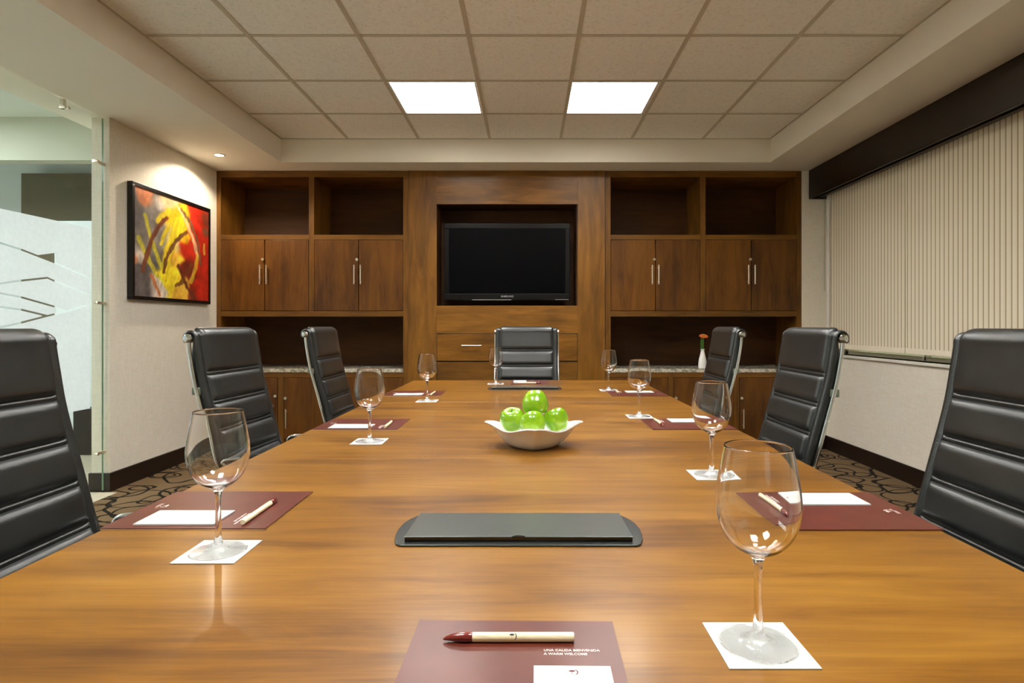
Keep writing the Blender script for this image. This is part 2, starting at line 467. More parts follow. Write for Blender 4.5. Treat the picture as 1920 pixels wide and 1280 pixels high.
# frosted film: bands between clear slits
L = {'top': [(-1.6,1.76),(1.2,1.74),(3.36,1.753),(3.597,1.754),(3.9,1.753)],
 's1': [(-1.6,1.6),(.6,1.42),(1.8,1.62),(3.23,1.566),(3.36,1.547),(3.605,1.497),(3.816,1.444),(3.9,1.423)],
 's2': [(-1.6,1.30),(.3,1.40),(1.6,1.2),(3.0,1.30),(3.324,1.367),(3.541,1.403),(3.597,1.387),(3.82,1.335),(3.9,1.315)],
 's3': [(-1.6,1.24),(.3,1.33),(1.6,1.16),(2.6,1.30),(3.23,1.294),(3.353,1.28),(3.597,1.233),(3.685,1.208),(3.82,1.243),(3.9,1.266)],
 's4': [(-1.6,1.2),(.3,1.1),(1.6,1.12),(2.6,1.2),(3.23,1.221),(3.359,1.209),(3.541,1.177),(3.685,1.208),(3.82,1.243),(3.9,1.266)],
 's5': [(-1.6,.9),(.3,1.0),(1.6,.86),(2.6,1.0),(3.23,1.111),(3.344,1.133),(3.541,1.177),(3.685,1.208),(3.82,1.243),(3.9,1.266)],
 'bot': [(-1.6,.58),(3.9,.58)]}
def ev(k, y):
    p = L[k]
    for (a, b), (c, d) in zip(p, p[1:]):
        if y <= c: return b+(d-b)*(y-a)/(c-a)
    return p[-1][1]
ys = sorted({y for k in L for y, _ in L[k]} | {3.472, 3.601, 3.6015} | {i*.1 for i in range(-15, 39)} | {3.884})
ys = [y for y in ys if -1.6 <= y <= 3.884]
b = bmesh.new(); order = ['top','s1','s2','s3','s4','s5','bot']; w = .0055
for a, c in zip(order, order[1:]):
    for y0, y1 in zip(ys, ys[1:]):
        q = []
        for y in (y0, y1):
            hi = ev(a, y)-(0 if a == 'top' else w); lo_ = ev(c, y)+(0 if c == 'bot' else w)
            if a == 's5' : hi = ev(a, y)-w
            if a == 'top' and 3.472 <= y <= 3.601:       # clear wedge cut above the first slit
                lo_ = max(lo_, ev('s1', y)+w+.055*(y-3.472)/.129)
            q.append((hi, lo_))
        if min(q[0][0]-q[0][1], q[1][0]-q[1][1]) < .002: continue
        box(b, .0055, .0063, y0-3.0, y1-3.0, 0, 1)
        vs = list(b.verts)[-8:]
        for v, z in zip(vs, (q[0][1], q[0][1], q[1][1], q[1][1], q[0][0], q[0][0], q[1][0], q[1][0])): v.co.z = z
bmesh.ops.remove_doubles(b, verts=b.verts, dist=.00001)
obj('frosted_film', b, M['film'], gw)
struct('floor_threshold', boxes((-2.95, -2.75, YN, 3.99, 0, .004)), M['stone'])
struct('floor_corridor', boxes((-6.4, -2.95, YN, 6.4, -.05, 0)), M['stone'])
struct('wall_corridor_far', boxes((-6.4, -2.9, 6.2, 6.28, 0, 3.0)), M['cor_wall'])
struct('wall_corridor_side', boxes((-6.48, -6.4, YN, 6.28, 0, 3.0)), M['cor_wall'])
struct('ceiling_corridor', boxes((-6.4, -2.9, YN, 6.2, 2.87, 2.93)), M['cor_ceiling'])
struct('trim_1', boxes((-6.4, -2.9, 5.0, 5.12, 2.506, 2.87)), M['cor_beam'])
struct('wall_corridor_block', boxes((-5.1, -2.9, 6.0, 6.2, .0, 2.65)), M['cor_block'])
tag(obj('wall_cabinet', boxes((-3.93, -3.0, 5.15, 5.29, 0, .40)), M['espresso'], bevel=.004), 'low dark wood cabinet in the corridor seen through the bottom of the glass', 'cabinet')
tag(obj('partition_screen', boxes((-4.21, -3.0, 5.3, 5.34, .0, 2.05)), M['cor_wall'], bevel=.003), 'pale blue-white screen panel standing beyond the frosted glass', 'screen')
t = thing('corridor_light', 'long cool ceiling lamp in the corridor beyond the glass wall', 'light', (-4.7, 2.6, 2.8695))
obj('housing', boxes((-.36, .36, -1.9, 1.9, -.03, 0)), M['white_metal'], t)
obj('diffuser', boxes((-.32, .32, -1.86, 1.86, -.036, -.031)), M['corridor_lamp'], t)

# ------------------------------------------------------------------ window, blinds, pelmet
w1 = bpy.data.objects.new('window_1', None); C.objects.link(w1); w1['kind'] = 'structure'; w1.location = (XR, 2.8, WZ0)
def wb(*b): return boxes(*[(x0-XR, x1-XR, y0-2.8, y1-2.8, z0-WZ0, z1-WZ0) for x0, x1, y0, y1, z0, z1 in b])
obj('window_sill', wb((XR-.022, XR+.10, WY0-.02, WY1+.02, WZ0-.022, WZ0)), M['white_metal'], w1, bevel=.003)
fb = [(XR+.10, XR+.14, WY0, WY1, WZ0, WZ0+.03), (XR+.10, XR+.14, WY0, WY1, WZ1-.05, WZ1), (XR+.10, XR+.14, WY0, WY0+.05, WZ0, WZ1), (XR+.10, XR+.14, WY1-.05, WY1, WZ0, WZ1)]
fb += [(XR+.10, XR+.14, yy-.012, yy+.012, WZ0, WZ1) for yy in (4.22, 2.9, 1.6)]
obj('window_frame', wb(*fb), M['white_metal'], w1, bevel=.003)
obj('pane', wb((XR+.118, XR+.122, WY0, WY1, WZ0, WZ1)), M['window_glass'], w1)
def blind(y0, y1, label):
    t = thing('fabric_blind', label, 'blind', (2.682, y0, .957), 0, 'striped blinds over the window')
    b = bmesh.new(); n = int((y1-y0)/.0205); H = 2.40-.957; cols = []
    for side in (0, 1):
        for i in range(n+1):
            yy = (y1-y0)*i/n
            off = .0012*sin(i*pi)+.002*sin(yy*3)+side*.0012
            cols.append([b.verts.new((off, yy, z)) for z in (0, H*.3, H*.6, H)])
    m_ = n+1
    for i in range(n):
        for k in range(3):
            b.faces.new((cols[i][k], cols[i+1][k], cols[i+1][k+1], cols[i][k+1]))
            b.faces.new((cols[m_+i][k], cols[m_+i][k+1], cols[m_+i+1][k+1], cols[m_+i+1][k]))
    for k in range(3):
        b.faces.new((cols[0][k], cols[0][k+1], cols[m_][k+1], cols[m_][k])); b.faces.new((cols[n][k], cols[m_+n][k], cols[m_+n][k+1], cols[n][k+1]))
    for i in range(n): b.faces.new((cols[i][0], cols[m_+i][0], cols[m_+i+1][0], cols[i+1][0]))
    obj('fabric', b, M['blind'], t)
    obj('hem_bar', boxes((-.004, .008, 0, y1-y0, -.037, .001)), M['hem'], t, bevel=.002)
blind(4.240, 5.30, 'cream striped blind hanging over the window beside the bookcase')
blind(2.65, 4.231, 'wide cream striped blind behind the middle right chairs')
blind(.95, 2.64, 'cream striped blind nearest the viewer, at the right edge')
tag(obj('pelmet', boxes((2.545, 2.56, .3, YB-.005, 2.264, ZS-.002), (2.56, 2.70, YB-.02, YB-.005, 2.264, ZS-.002), (2.56, 2.70, .3, YB-.02, ZS-.02, ZS-.002), (2.62,2.66,.3,YB-.02,2.275,2.31)), M['espresso'], bevel=.002),
    'long dark wood box pelmet along the ceiling above the window blinds', 'pelmet')
b = bmesh.new(); tube(b, [(2.66, 5.335, 2.30), (2.66, 5.335, 1.44)], .0012, 6); tube(b, [(2.66, 5.35, 2.30), (2.66, 5.35, 1.44)], .0012, 6); tube(b, catmull([(2.66,5.335,1.44),(2.66,5.3425,1.43),(2.66,5.35,1.44)],4), .0012, 6)
tag(obj('blind_cord', b, M['plastic_grey']), 'thin looped pull cord hanging beside the blind at the back corner', 'cord')
tag(obj('daylight_side_channel', boxes((2.675, 2.705, 5.305, 5.325, .96, 2.40), (2.668, 2.675, 5.28, 5.325, .96, 2.40)), M['white_metal'], bevel=.002), 'white side channel standing in for the daylight gap at the back edge of the blinds', 'channel')  # track at the side gap; its white stands in for the daylight sliver

# ------------------------------------------------------------------ cabinets
D = 5.89
def door_part(t, ox, x0, x1, z0, z1, hx, lock=None, hz=None, mat='wood_z'):
    g = .0038
    d = obj('door', boxes((x0+g-ox, x1-g-ox, YB-.002, YB+.018, z0+g, z1-g)), M[mat], t, bevel=.0015)
    if hx is not None:
        z0h, z1h = hz
        b = bmesh.new(); tube(b, [(hx-ox, YB-.032, z0h), (hx-ox, YB-.032, z1h)], .006, 12)
        for z in (z0h+.025, z1h-.025): tube(b, [(hx-ox, YB-.032, z), (hx-ox, YB-.003, z)], .0045, 10)
        obj('handle', b, M['steel'], d, smooth=40)
    if lock:
        b = bmesh.new(); tube(b, [(lock[0]-ox, YB-.003, lock[1]), (lock[0]-ox, YB-.020, lock[1])], .0125, 20)
        box(b, lock[0]-ox-.0018, lock[0]-ox+.0018, YB-.0215, YB-.019, lock[1]-.007, lock[1]+.007)
        obj('lock', b, M['steel'], d, smooth=40)
    return d
def bookcase(px0, px1, pm0, pm1, label, locks):
    X0, X1 = fx(px0), fx(px1); Ms0, Ms1 = fx(pm0), fx(pm1); sl = fx(px0+8) if px0 < 500 else fx(px0+10); sr = fx(px1-9)
    ox = (X0+X1)/2
    t = thing('bookcase', label, 'bookcase', (ox, 0, 0), 0, 'built-in bookcases flanking the television panel')
    zt, z1, z2, z3, z4, zc, zb = fz(320.5), fz(332), fz(440), fz(449), fz(583), fz(593), fz(688)
    o = lambda *bs: boxes(*[(a-ox, b_-ox, c, d, e, f) for a, b_, c, d, e, f in bs])
    obj('side_panel', o((X0, sl, YB, D, .6945, zt)), M['rail_z'], t, bevel=.001)
    obj('side_panel', o((sr, X1, YB, D, .6945, zt)), M['rail_z'], t, bevel=.001)
    obj('divider', o((Ms0, Ms1, YB, D-.02, z4, z1)), M['rail_z'], t, bevel=.001)
    obj('top_rail', o((sl, sr, YB, D, z1, zt)), M['wood_x'], t, bevel=.001)
    for a, c in ((sl, Ms0), (Ms1, sr)): obj('shelf', o((a, c, YB, D-.02, z3, z2)), M['wood_x'], t, bevel=.001)
    obj('shelf', o((sl, sr, YB, D-.02, zc, z4)), M['wood_x'], t, bevel=.001)
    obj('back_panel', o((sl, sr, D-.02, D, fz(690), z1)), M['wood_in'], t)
    for (a, c, lk) in ((sl, Ms0, 0), (Ms1, sr, 1)):
        m = (a+c)/2
        door_part(t, ox, a, m, z4, z3, m-.034, (m-.013, fz(486.5)), (fz(533), fz(497)))
        door_part(t, ox, m, c, z4, z3, m+.024, None, (fz(533), fz(497)))
    return t
bookcase(406, 765, 579, 589, 'brown wooden bookcase with doors, left of the television beside the painting', 0)
bookcase(1135, 1503, 1313, 1323, 'brown wooden bookcase with doors, right of the television beside the window', 0)
def base_cab(px0, px1, stiles, label, ctlabel, locks):
    X0, X1 = fx(px0), fx(px1); ox = (X0+X1)/2
    t = thing('base_cabinet', label, 'cabinet', (ox, 0, 0), 0, 'low cabinets under the granite tops')
    o = lambda *bs: boxes(*[(a-ox, b_-ox, c, d, e, f) for a, b_, c, d, e, f in bs])
    zt = .694
    cols = [(fx(a), fx(b_)) for a, b_ in stiles]
    edges = [X0] + [v for c in cols for v in c] + [X1]
    fr = [(edges[i], edges[i+1], YB, YB+.02, .0, zt) for i in range(0, len(edges), 2)]
    for f_ in fr: obj('stile', o(f_), M['rail_z'], t, bevel=.001)
    for a, c in cols:
        obj('top_rail', o((a, c, YB, YB+.02, fz(707), zt)), M['wood_x'], t); obj('plinth', o((a, c, YB+.005, YB+.02, .0, .09)), M['wood_x'], t)
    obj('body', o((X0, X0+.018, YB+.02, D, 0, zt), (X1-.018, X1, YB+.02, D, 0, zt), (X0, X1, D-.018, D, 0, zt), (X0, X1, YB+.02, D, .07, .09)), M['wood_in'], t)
    for (a, c), lk in zip(cols, locks):
        if lk == 'R': door_part(t, ox, a, c, .09, fz(707), c-.038, (c-.02, fz(742)), (fz(794), fz(757)))
        else: door_part(t, ox, a, c, .09, fz(707), a+.030, (a+.02, fz(746)), (fz(802), fz(766)))
    ct = obj('countertop', o((fx(px0)+.042 if px0 > 500 else fx(px0)+.038, X1-.042, YB-.006, D-.02, .694, .727)), M['granite'], None, loc=(ox, 0, 0), bevel=.003)
    tag(ct, ctlabel, 'countertop', 'granite counter slabs on the low cabinets')
base_cab(406, 765, [(413, 521), (532, 640), (650, 756)], 'low wooden three-door cabinet left of the television, behind the left chairs', 'speckled granite countertop slab on the left low cabinet', 'RLL')
base_cab(1135, 1503, [(1145, 1253), (1263, 1376), (1386, 1493)], 'low wooden three-door cabinet right of the television, under the flower vase', 'speckled granite countertop slab on the right low cabinet, holding a vase', 'LLL')
# media panel
ox = fx(950)
t = thing('television_cabinet', 'lighter brown wooden wall unit with recessed niche around the television and drawers', 'cabinet', (ox, 0, 0))
o = lambda *bs: boxes(*[(a-ox, b_-ox, c, d, e, f) for a, b_, c, d, e, f in bs])
nx0, nx1, nz0, nz1 = fx(819), fx(1081), fz(573), fz(383)
YC = YB-.012
obj('side_panel', o((fx(765)+.001, fx(819), YC, YB+.02, 0, fz(320.5))), M['wood_mid_z'], t, bevel=.0015)
obj('side_panel', o((fx(1083), fx(1134), YC, YB+.02, 0, fz(320.5))), M['wood_mid_z'], t, bevel=.0015)
obj('top_panel', o((fx(819), fx(1083), YC, YB+.02, nz1, fz(320.5))), M['wood_mid_x'], t, bevel=.001)
obj('middle_panel', o((fx(819), fx(1083), YC, YB+.02, fz(625), nz0)), M['wood_mid_x'], t, bevel=.001)
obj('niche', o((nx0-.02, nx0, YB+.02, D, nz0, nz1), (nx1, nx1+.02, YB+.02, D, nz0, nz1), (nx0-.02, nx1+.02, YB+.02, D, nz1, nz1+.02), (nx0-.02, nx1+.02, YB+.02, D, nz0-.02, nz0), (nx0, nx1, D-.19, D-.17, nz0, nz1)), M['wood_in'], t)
for z0, z1, hz in ((fz(676.5), fz(625.5), fz(647.5)), (fz(742), fz(678), fz(705)), (fz(835), fz(743), fz(785))):
    d = obj('drawer', o((fx(819)+.003, fx(1083)-.003, YC+.003, YB+.02, z0+.002, z1-.002)), M['wood_mid_x'] if z1 > .9 else M['wood_x'], t, bevel=.0015)
    for hx in ((fx(866), fx(903)), (fx(997), fx(1034))):
        if z1 < .9: continue
        b = bmesh.new(); tube(b, [(hx[0]-ox, YC-.03, hz), (hx[1]-ox, YC-.03, hz)], .006, 12)
        for x in (hx[0]+.025, hx[1]-.025): tube(b, [(x-ox, YC-.03, hz), (x-ox, YC+.002, hz)], .0045, 10)
        obj('handle', b, M['steel'], d, smooth=40)
# television
TY = 5.50
tx = lambda p: (p-990)*TY/1118; tz = lambda p: 1.12+(610-p)*TY/1118
t = thing('television', 'flat black television mounted in the niche of the central wooden panel', 'television', (tx(951), TY, tz(563)))
cx_, cz_ = tx(951), tz(563)
X0, X1, Z0, Z1 = tx(832.5)-cx_, tx(1069)-cx_, 0, tz(418.5)-cz_
s0, s1, q0, q1 = tx(842)-cx_, tx(1060)-cx_, tz(550)-cz_, tz(429)-cz_
obj('bezel', boxes((X0, X1, 0, .05, Z0, q0), (X0, X1, 0, .05, q1, Z1), (X0, s0, 0, .05, q0, q1), (s1, X1, 0, .05, q0, q1), (X0+.08, X1-.08, .05, .20, Z0+.08, Z1-.08)), M['tv_bezel'], t, bevel=.006, seg=3)
obj('screen', boxes((s0-.002, s1+.002, .006, .04, q0-.002, q1+.002)), M['tv_screen'], t)
text_mesh('SAMSUNG', .022, M['silver_ink_and_glint'], 'emblem', t, (0, -.0012, .030), (pi/2, 0, 0), 'CENTER', .0004, 1.15)
obj('painted_glint_middle', boxes((X0+.26, X0+.62, -.001, .012, .004, .008)), M['silver_ink_and_glint'], t)  # highlight along the lower bezel, painted as a silver strip
obj('painted_glint_right', boxes((X1-.14, X1-.015, -.001, .012, .006, .009)), M['silver_ink_and_glint'], t)  # shorter bezel highlight at the right, also put in as silver colour

# ------------------------------------------------------------------ painting
PY0, PY1, PZ0, PZ1 = 4.20, 5.233, 1.306, 2.140
t = thing('framed_painting', 'abstract yellow, red and grey painting in a black frame on the left wall', 'painting', (XL, (PY0+PY1)/2, PZ0))
w_, h_ = (PY1-PY0)/2, PZ1-PZ0; f_ = .026
obj('frame', boxes((.001, .041, -w_, w_, 0, f_), (.001, .041, -w_, w_, h_-f_, h_), (.001, .041, -w_, -w_+f_, f_, h_-f_), (.001, .041, w_-f_, w_, f_, h_-f_)), M['black_frame'], t, bevel=.0015)
def mixc(a, b, k): return tuple(x+(y-x)*k for x, y in zip(a, b))
def sdist(p, pts):
    best = 9
    for (a, b), (c, d) in zip(pts, pts[1:]):
        vx, vy = c-a, d-b; L2 = vx*vx+vy*vy
        tt = max(0, min(1, ((p[0]-a)*vx+(p[1]-b)*vy)/L2)) if L2 else 0
        best = min(best, math.hypot(p[0]-a-vx*tt, p[1]-b-vy*tt))
    return best
YEL=(232,206,40); OCH=(222,170,60); BR=(112,52,28); RED=(176,28,14); GR=(128,122,116); DG=(92,88,88); PE=(232,190,140); DR=(104,22,14); LT=(214,200,186); OR=(206,120,70)
blobs = [((.12,.6),.12,GR),((.18,.75),.12,GR),((.2,.45),.1,GR),((.08,.35),.08,LT),((.46,.68),.06,LT),((.34,.78),.05,GR),((.36,.56),.05,GR),((.04,.72),.16,DG),((.15,.93),.09,OR),((.25,.85),.13,GR),((.42,.95),.12,PE),((.05,.5),.13,GR),((.0,.3),.05,OR),((.1,.12),.15,DG),((.25,.1),.1,LT),((.27,.62),.12,GR),
         ((.24,.34),.09,DG),((.52,.78),.14,(228,176,24)),((.45,.6),.12,(214,196,130)),((.42,.2),.14,YEL),((.6,.06),.14,OCH),((.5,.4),.12,OCH),((.56,.4),.08,YEL),
         ((.3,.9),.07,LT),((.85,.82),.15,RED),((.9,.6),.14,RED),((.66,.5),.12,RED),((.7,.42),.08,DR),((.62,.34),.08,DR),((.95,.3),.12,RED),((.88,.1),.14,RED),((.75,.05),.1,DR),((.95,.88),.08,(96,40,24)),
         ((.78,.22),.06,DR),((.72,.33),.06,DR),((.64,.64),.06,(228,180,30)),((.97,.75),.06,(90,60,40))]
strokes = [([(.53,.78),(.38,.4),(.36,.2)],.05,YEL),([(.37,.2),(.41,.43),(.52,.63),(.62,.75)],.045,YEL),([(.275,.745),(.429,.869)],.035,YEL),([(.126,.758),(.178,.592),(.263,.417),(.32,.30)],.024,(206,196,50)),
           ([(.053,.531),(.132,.397),(.214,.277),(.287,.179)],.026,(210,198,60)),([(.312,.521),(.376,.65),(.46,.77)],.024,YEL),([(.275,.149),(.376,.05)],.04,LT),([(.2,.2),(.3,.02)],.02,OR),
           ([(.551,.93),(.666,.802),(.756,.661),(.825,.479)],.022,PE),([(.825,.479),(.80,.34),(.72,.19)],.028,(216,176,50)),([(.593,.93),(.725,.804),(.833,.621),(.873,.398)],.020,(110,84,60)),
           ([(.93,.62),(.935,.52)],.016,(214,160,60)),
           ([(.353,.254),(.376,.375),(.469,.528),(.565,.636),(.666,.702)],.022,(104,60,36)),([(.097,.235),(.138,.379),(.202,.549),(.287,.69),(.389,.79)],.024,BR),
           ([(.544,.336),(.608,.22),(.695,.112),(.786,.0)],.024,(96,40,26)),([(.51,.129),(.6,.19)],.022,(130,84,36)),([(.66,.267),(.74,.381)],.022,(110,60,30))]
b = bmesh.new(); nu, nv = 150, 124; grid = []; cols = []
for j in range(nv+1):
    row = []
    for i in range(nu+1):
        u, v = i/nu, j/nv
        wob = (.004*sin(u*37+v*11)+.003*sin(v*53-u*17), .004*sin(v*41+u*13)+.003*sin(u*61+v*29))
        p = (u+wob[0], v+wob[1])
        nw = mnoise.noise_vector(Vector((u*5, v*5, 0)))*.05; num = [0,0,0]; den = 0
        for (c, r, col) in blobs:
            d2 = ((p[0]+nw.x-c[0])**2+(p[1]+nw.y-c[1])**2)/(r*r); ww = math.exp(-d2*3.2)+1e-7
            den += ww; num = [n_+ww*cc for n_, cc in zip(num, col)]
        col = tuple(n_/den for n_ in num)
        nz = mnoise.fractal(Vector((u*9+v*4, v*9-u*4, 1.7)), 1.0, 2.0, 4); n2 = mnoise.fractal(Vector((u*30-v*10, v*8+u*5, 5.1)), .8, 2.0, 3)
        col = tuple(max(4, min(245, c_*1.06*(1+.16*nz+.10*n2)+8*nz)) for c_ in col)
        for pts, r, sc_ in strokes:
            d = sdist(p, pts); d += .35*r*n2; k = max(0, min(1, (r*1.15-d)/(r*.5)))
            if k > 0: col = mixc(col, tuple(c_*(1+.2*n2) for c_ in sc_), k*.9)
        cols.append(lin(tuple(max(0, x) for x in col)))
        row.append(b.verts.new((.034, -w_+f_+(2*w_-2*f_)*u, f_+(h_-2*f_)*v)))
    grid.append(row)
for j in range(nv):
    for i in range(nu): b.faces.new((grid[j][i], grid[j][i+1], grid[j+1][i+1], grid[j+1][i]))
bk = [b.verts.new((.004, s_*(w_-f_), z_)) for s_, z_ in ((-1, f_), (1, f_), (1, h_-f_), (-1, h_-f_))]
b.faces.new(bk[::-1])
ring = grid[0] + [r[-1] for r in grid[1:]] + grid[-1][-2::-1] + [r[0] for r in grid[-2:0:-1]]
me = bpy.data.meshes.new('canvas'); b.to_mesh(me); b.free()
ca = me.color_attributes.new('paint', 'FLOAT_COLOR', 'POINT')
for i, c in enumerate(cols): ca.data[i].color = c
obj('canvas', me, M['painting'], t)

# ------------------------------------------------------------------ table
TZ = .75
t = thing('conference_table', 'long glossy orange-brown wooden conference table in three joined sections', 'table', (0, 2.23, 0))
tl, tr_ = -.772, .745
secs = [(.42, 1.6645), (1.6655, 2.8855), (2.8865, 4.03)]
for y0, y1 in secs:
    o_ = obj('tabletop', boxes((tl, tr_, y0-2.23, y1-2.23, TZ-.04, TZ)), M['table'], t, bevel=.0012, seg=2)
for y in (1.6645, 2.8855): obj('joint_strip', boxes((tl+.01, tr_-.01, y-2.23, y+.001-2.23, TZ-.03, TZ-.0022)), M['card_edge'], t)
for y in (.95, 2.23, 3.5):
    obj('pedestal', boxes((-.22, .22, y-2.23-.05, y-2.23+.05, .0, TZ-.04), (-.36, .36, y-2.23-.08, y-2.23+.08, 0, .05)), M['table_dark'], t, bevel=.004)
obj('modesty_beam', boxes((-.03, .03, .95-2.18, 3.5-2.28, .35, TZ-.04)), M['table_dark'], t)

# ------------------------------------------------------------------ chairs
def make_chair():
    t = thing('office_chair', '', 'chair')
    T = (-.362, 1.073); R = .028
    arc = [(T[0]+R*cos(radians(a)), T[1]+R*sin(radians(a))) for a in range(215, 5, -15)]
    ctl = [(-.3345, 1.068), (-.327, 1.02), (-.3075, .912), (-.268, .765), (-.226, .611), (-.198, .53), (-.165, .483), (-.115, .460), (0, .452), (.13, .456), (.205, .448), (.236, .425), (.24, .398)]
    path = arc + catmull(ctl, 14)
    # resample
    dist = [0]
    for a, c in zip(path, path[1:]): dist.append(dist[-1]+math.hypot(c[0]-a[0], c[1]-a[1]))
    Ltot = dist[-1]; N = 330
    def at(s):
        s = max(0, min(Ltot-1e-6, s))
        for i in range(len(dist)-1):
            if dist[i+1] >= s:
                k = (s-dist[i])/(dist[i+1]-dist[i]); a, c = path[i], path[i+1]
                return (a[0]+(c[0]-a[0])*k, a[1]+(c[1]-a[1])*k)
    def nrm(s):
        a, c = at(s-.004), at(s+.004); dx, dz = c[0]-a[0], c[1]-a[1]; l = math.hypot(dx, dz) or 1
        return (-dz/l, dx/l)
    # rib positions by height on the back, then evenly on the seat
    ribs = []
    sarc = dist[len(arc)]
    for zz in (.943, .835, .732, .630, .530):
        s = sarc
        while at(s)[1] > zz: s += .001
        ribs.append(s)
    while ribs[-1]+.108 < Ltot-.05: ribs.append(ribs[-1]+.108)
    bounds = [sarc-.05] + ribs + [Ltot+.03]
    W = .222; seam = W-.030
    def height(s, u):
        au = abs(u)
        e = max(0, (au-(W-.010))/.010); edge = -.009*e*e
        if au > seam+.0035: return .002+edge
        if au > seam-.0025: return -.0015
        lat = min(1, (seam-.0025-au)/.02); lat = sqrt(max(0, 1-(1-lat)**2))
        h = .0
        for a, c in zip(bounds, bounds[1:]):
            if a <= s <= c:
                da, dc = s-a, c-s
                if a in ribs and da < .0075: h = .006*(1-(da/.0075)**2)-.003; return h*lat
                if c in ribs and dc < .0075: h = .006*(1-(dc/.0075)**2)-.003; return h*lat
                dd = min(da-.0075 if a in ribs else .05, dc-.0075 if c in ribs else .05)
                k = min(1, max(0, dd)/.024); h = .015*sqrt(max(0, 1-(1-k)**2))-.003
                return h*lat
        return .003*lat
    us = sorted({-W, -W+.002, -W+.005, -W+.010, -seam-.006, -seam-.0035, -seam, -seam+.0025, -seam+.006, -seam+.012, -seam+.022, -.12, -.06, 0, .06, .12, seam-.022, seam-.012, seam-.006, seam-.0025, seam, seam+.0035, seam+.006, W-.010, W-.005, W-.002, W})
    ss = [Ltot*i/N for i in range(N+1)]
    for r in ribs: ss += [r, r-.0075, r+.0075, r-.0065, r+.0065, r-.0085, r+.0085, r-.0035, r+.0035]
    ss = sorted(set(round(s, 5) for s in ss if 0 <= s <= Ltot))
    b = bmesh.new(); front = []; back = []
    for s in ss:
        p, n_ = at(s), nrm(s)
        th = .006+.028*max(0, min(1, (s-sarc*.75)/.10))
        rf, rb = [], []
        for u in us:
            h = height(s, u)
            rf.append(b.verts.new((p[0]+n_[0]*h, u, p[1]+n_[1]*h)))
            ub = u*(W-.004)/W
            rb.append(b.verts.new((p[0]-n_[0]*th, ub, p[1]-n_[1]*th)))
        front.append(rf); back.append(rb)
    m = len(us)
    for i in range(len(ss)-1):
        for k in range(m-1):
            b.faces.new((front[i][k], front[i+1][k], front[i+1][k+1], front[i][k+1]))
            b.faces.new((back[i][k], back[i][k+1], back[i+1][k+1], back[i+1][k]))
        b.faces.new((front[i][0], back[i][0], back[i+1][0], front[i+1][0]))
        b.faces.new((front[i][-1], front[i+1][-1], back[i+1][-1], back[i][-1]))
    for k in range(m-1):
        b.faces.new((front[0][k], front[0][k+1], back[0][k+1], back[0][k])); b.faces.new((front[-1][k], back[-1][k], back[-1][k+1], front[-1][k+1]))
    obj('padded_sling', b, M['leather'], t, smooth=180)
    # stitching beside the side seam
    for sg in (-1, 1):
        b = bmesh.new(); s = sarc+.01
        while s < Ltot*.62:
            p, n_ = at(s), nrm(s); q = at(s+.0045)
            tube(b, [(p[0]+n_[0]*.0028, sg*(seam+.007), p[1]+n_[1]*.0028), (q[0]+n_[0]*.0028, sg*(seam+.007), q[1]+n_[1]*.0028)], .0008, 4)
            s += .0085
        obj('stitching', b, M['black_ink'], t)
    # chrome side rails
    for sg in (-1, 1):
        b = bmesh.new(); pts = [(T[0], sg*(W+.004), T[1])]
        for i in range(0, 60):
            s = sarc+.045+(Ltot-.02-sarc-.045)*i/59
            p, n_ = at(s), nrm(s)
            pts.append((p[0]-n_[0]*.030, sg*(W+.004), p[1]-n_[1]*.030))
        tube(b, pts, .0072, 12)
        obj('side_rail', b, M['chrome'], t, smooth=60)
        b = bmesh.new(); tube(b, [(T[0], sg*(W-.03), T[1]), (T[0], sg*(W+.010), T[1]), (T[0], sg*(W+.013), T[1])], [.0165, .0165, .012], 24)
        obj('rail_cap', b, M['chrome'], t, smooth=40)
        # armrest: chrome loop with black pad
        ya = sg*(W+.030)
        b = bmesh.new()
        pts = catmull([(-.05, sg*(W+.004), .436), (-.10, sg*(W+.018), .470), (-.165, ya, .545), (-.205, ya, .600), (-.208, ya, .618), (-.185, ya, .628), (-.10, ya, .632), (.03, ya, .632), (.085, ya, .618), (.10, ya, .575), (.075, ya, .50), (.05, sg*(W+.015), .447), (.03, sg*(W+.004), .436)], 6)
        tube(b, pts, .0105, 12)
        ar = obj('armrest', b, M['chrome'], t, smooth=60)
        b = bmesh.new()
        tube(b, catmull([(-.115, ya, .640), (-.10, ya, .645), (-.05, ya, .646), (.02, ya, .644), (.055, ya, .638)], 6), [.010]+[.0155]*23+[.010], 12)
        obj('arm_pad', b, M['plastic_black'], ar, smooth=60)
    # rear cross bar with brackets
    b = bmesh.new()
    def zrow(z): 
        s = sarc
        while at(s)[1] > z: s += .002
        return at(s)
    p = zrow(.885)
    tube(b, [(p[0]-.048, -W+.01, .880), (p[0]-.048, W-.01, .880)], .009, 12)
    obj('cross_bar', b, M['chrome'], t, smooth=60)
    for sg in (-1, 1):
        obj('bracket', boxes((p[0]-.050, p[0]-.018, min(sg*(W-.02), sg*(W+.004)), max(sg*(W-.02), sg*(W+.004)), .866, .894)), M['plastic_grey'], t, bevel=.004)
    # under-seat: frame, column, star base with casters
    obj('seat_frame', boxes((-.09, .15, -W+.001, W-.001, .405, .424), (-.09, .09, -.07, .07, .37, .405)), M['chrome'], t, bevel=.004)
    b = bmesh.new(); tube(b, [(0, 0, .12), (0, 0, .37)], .025, 20); tube(b, [(0, 0, .09), (0, 0, .25)], .033, 20)
    obj('column', b, M['chrome'], t, smooth=40)
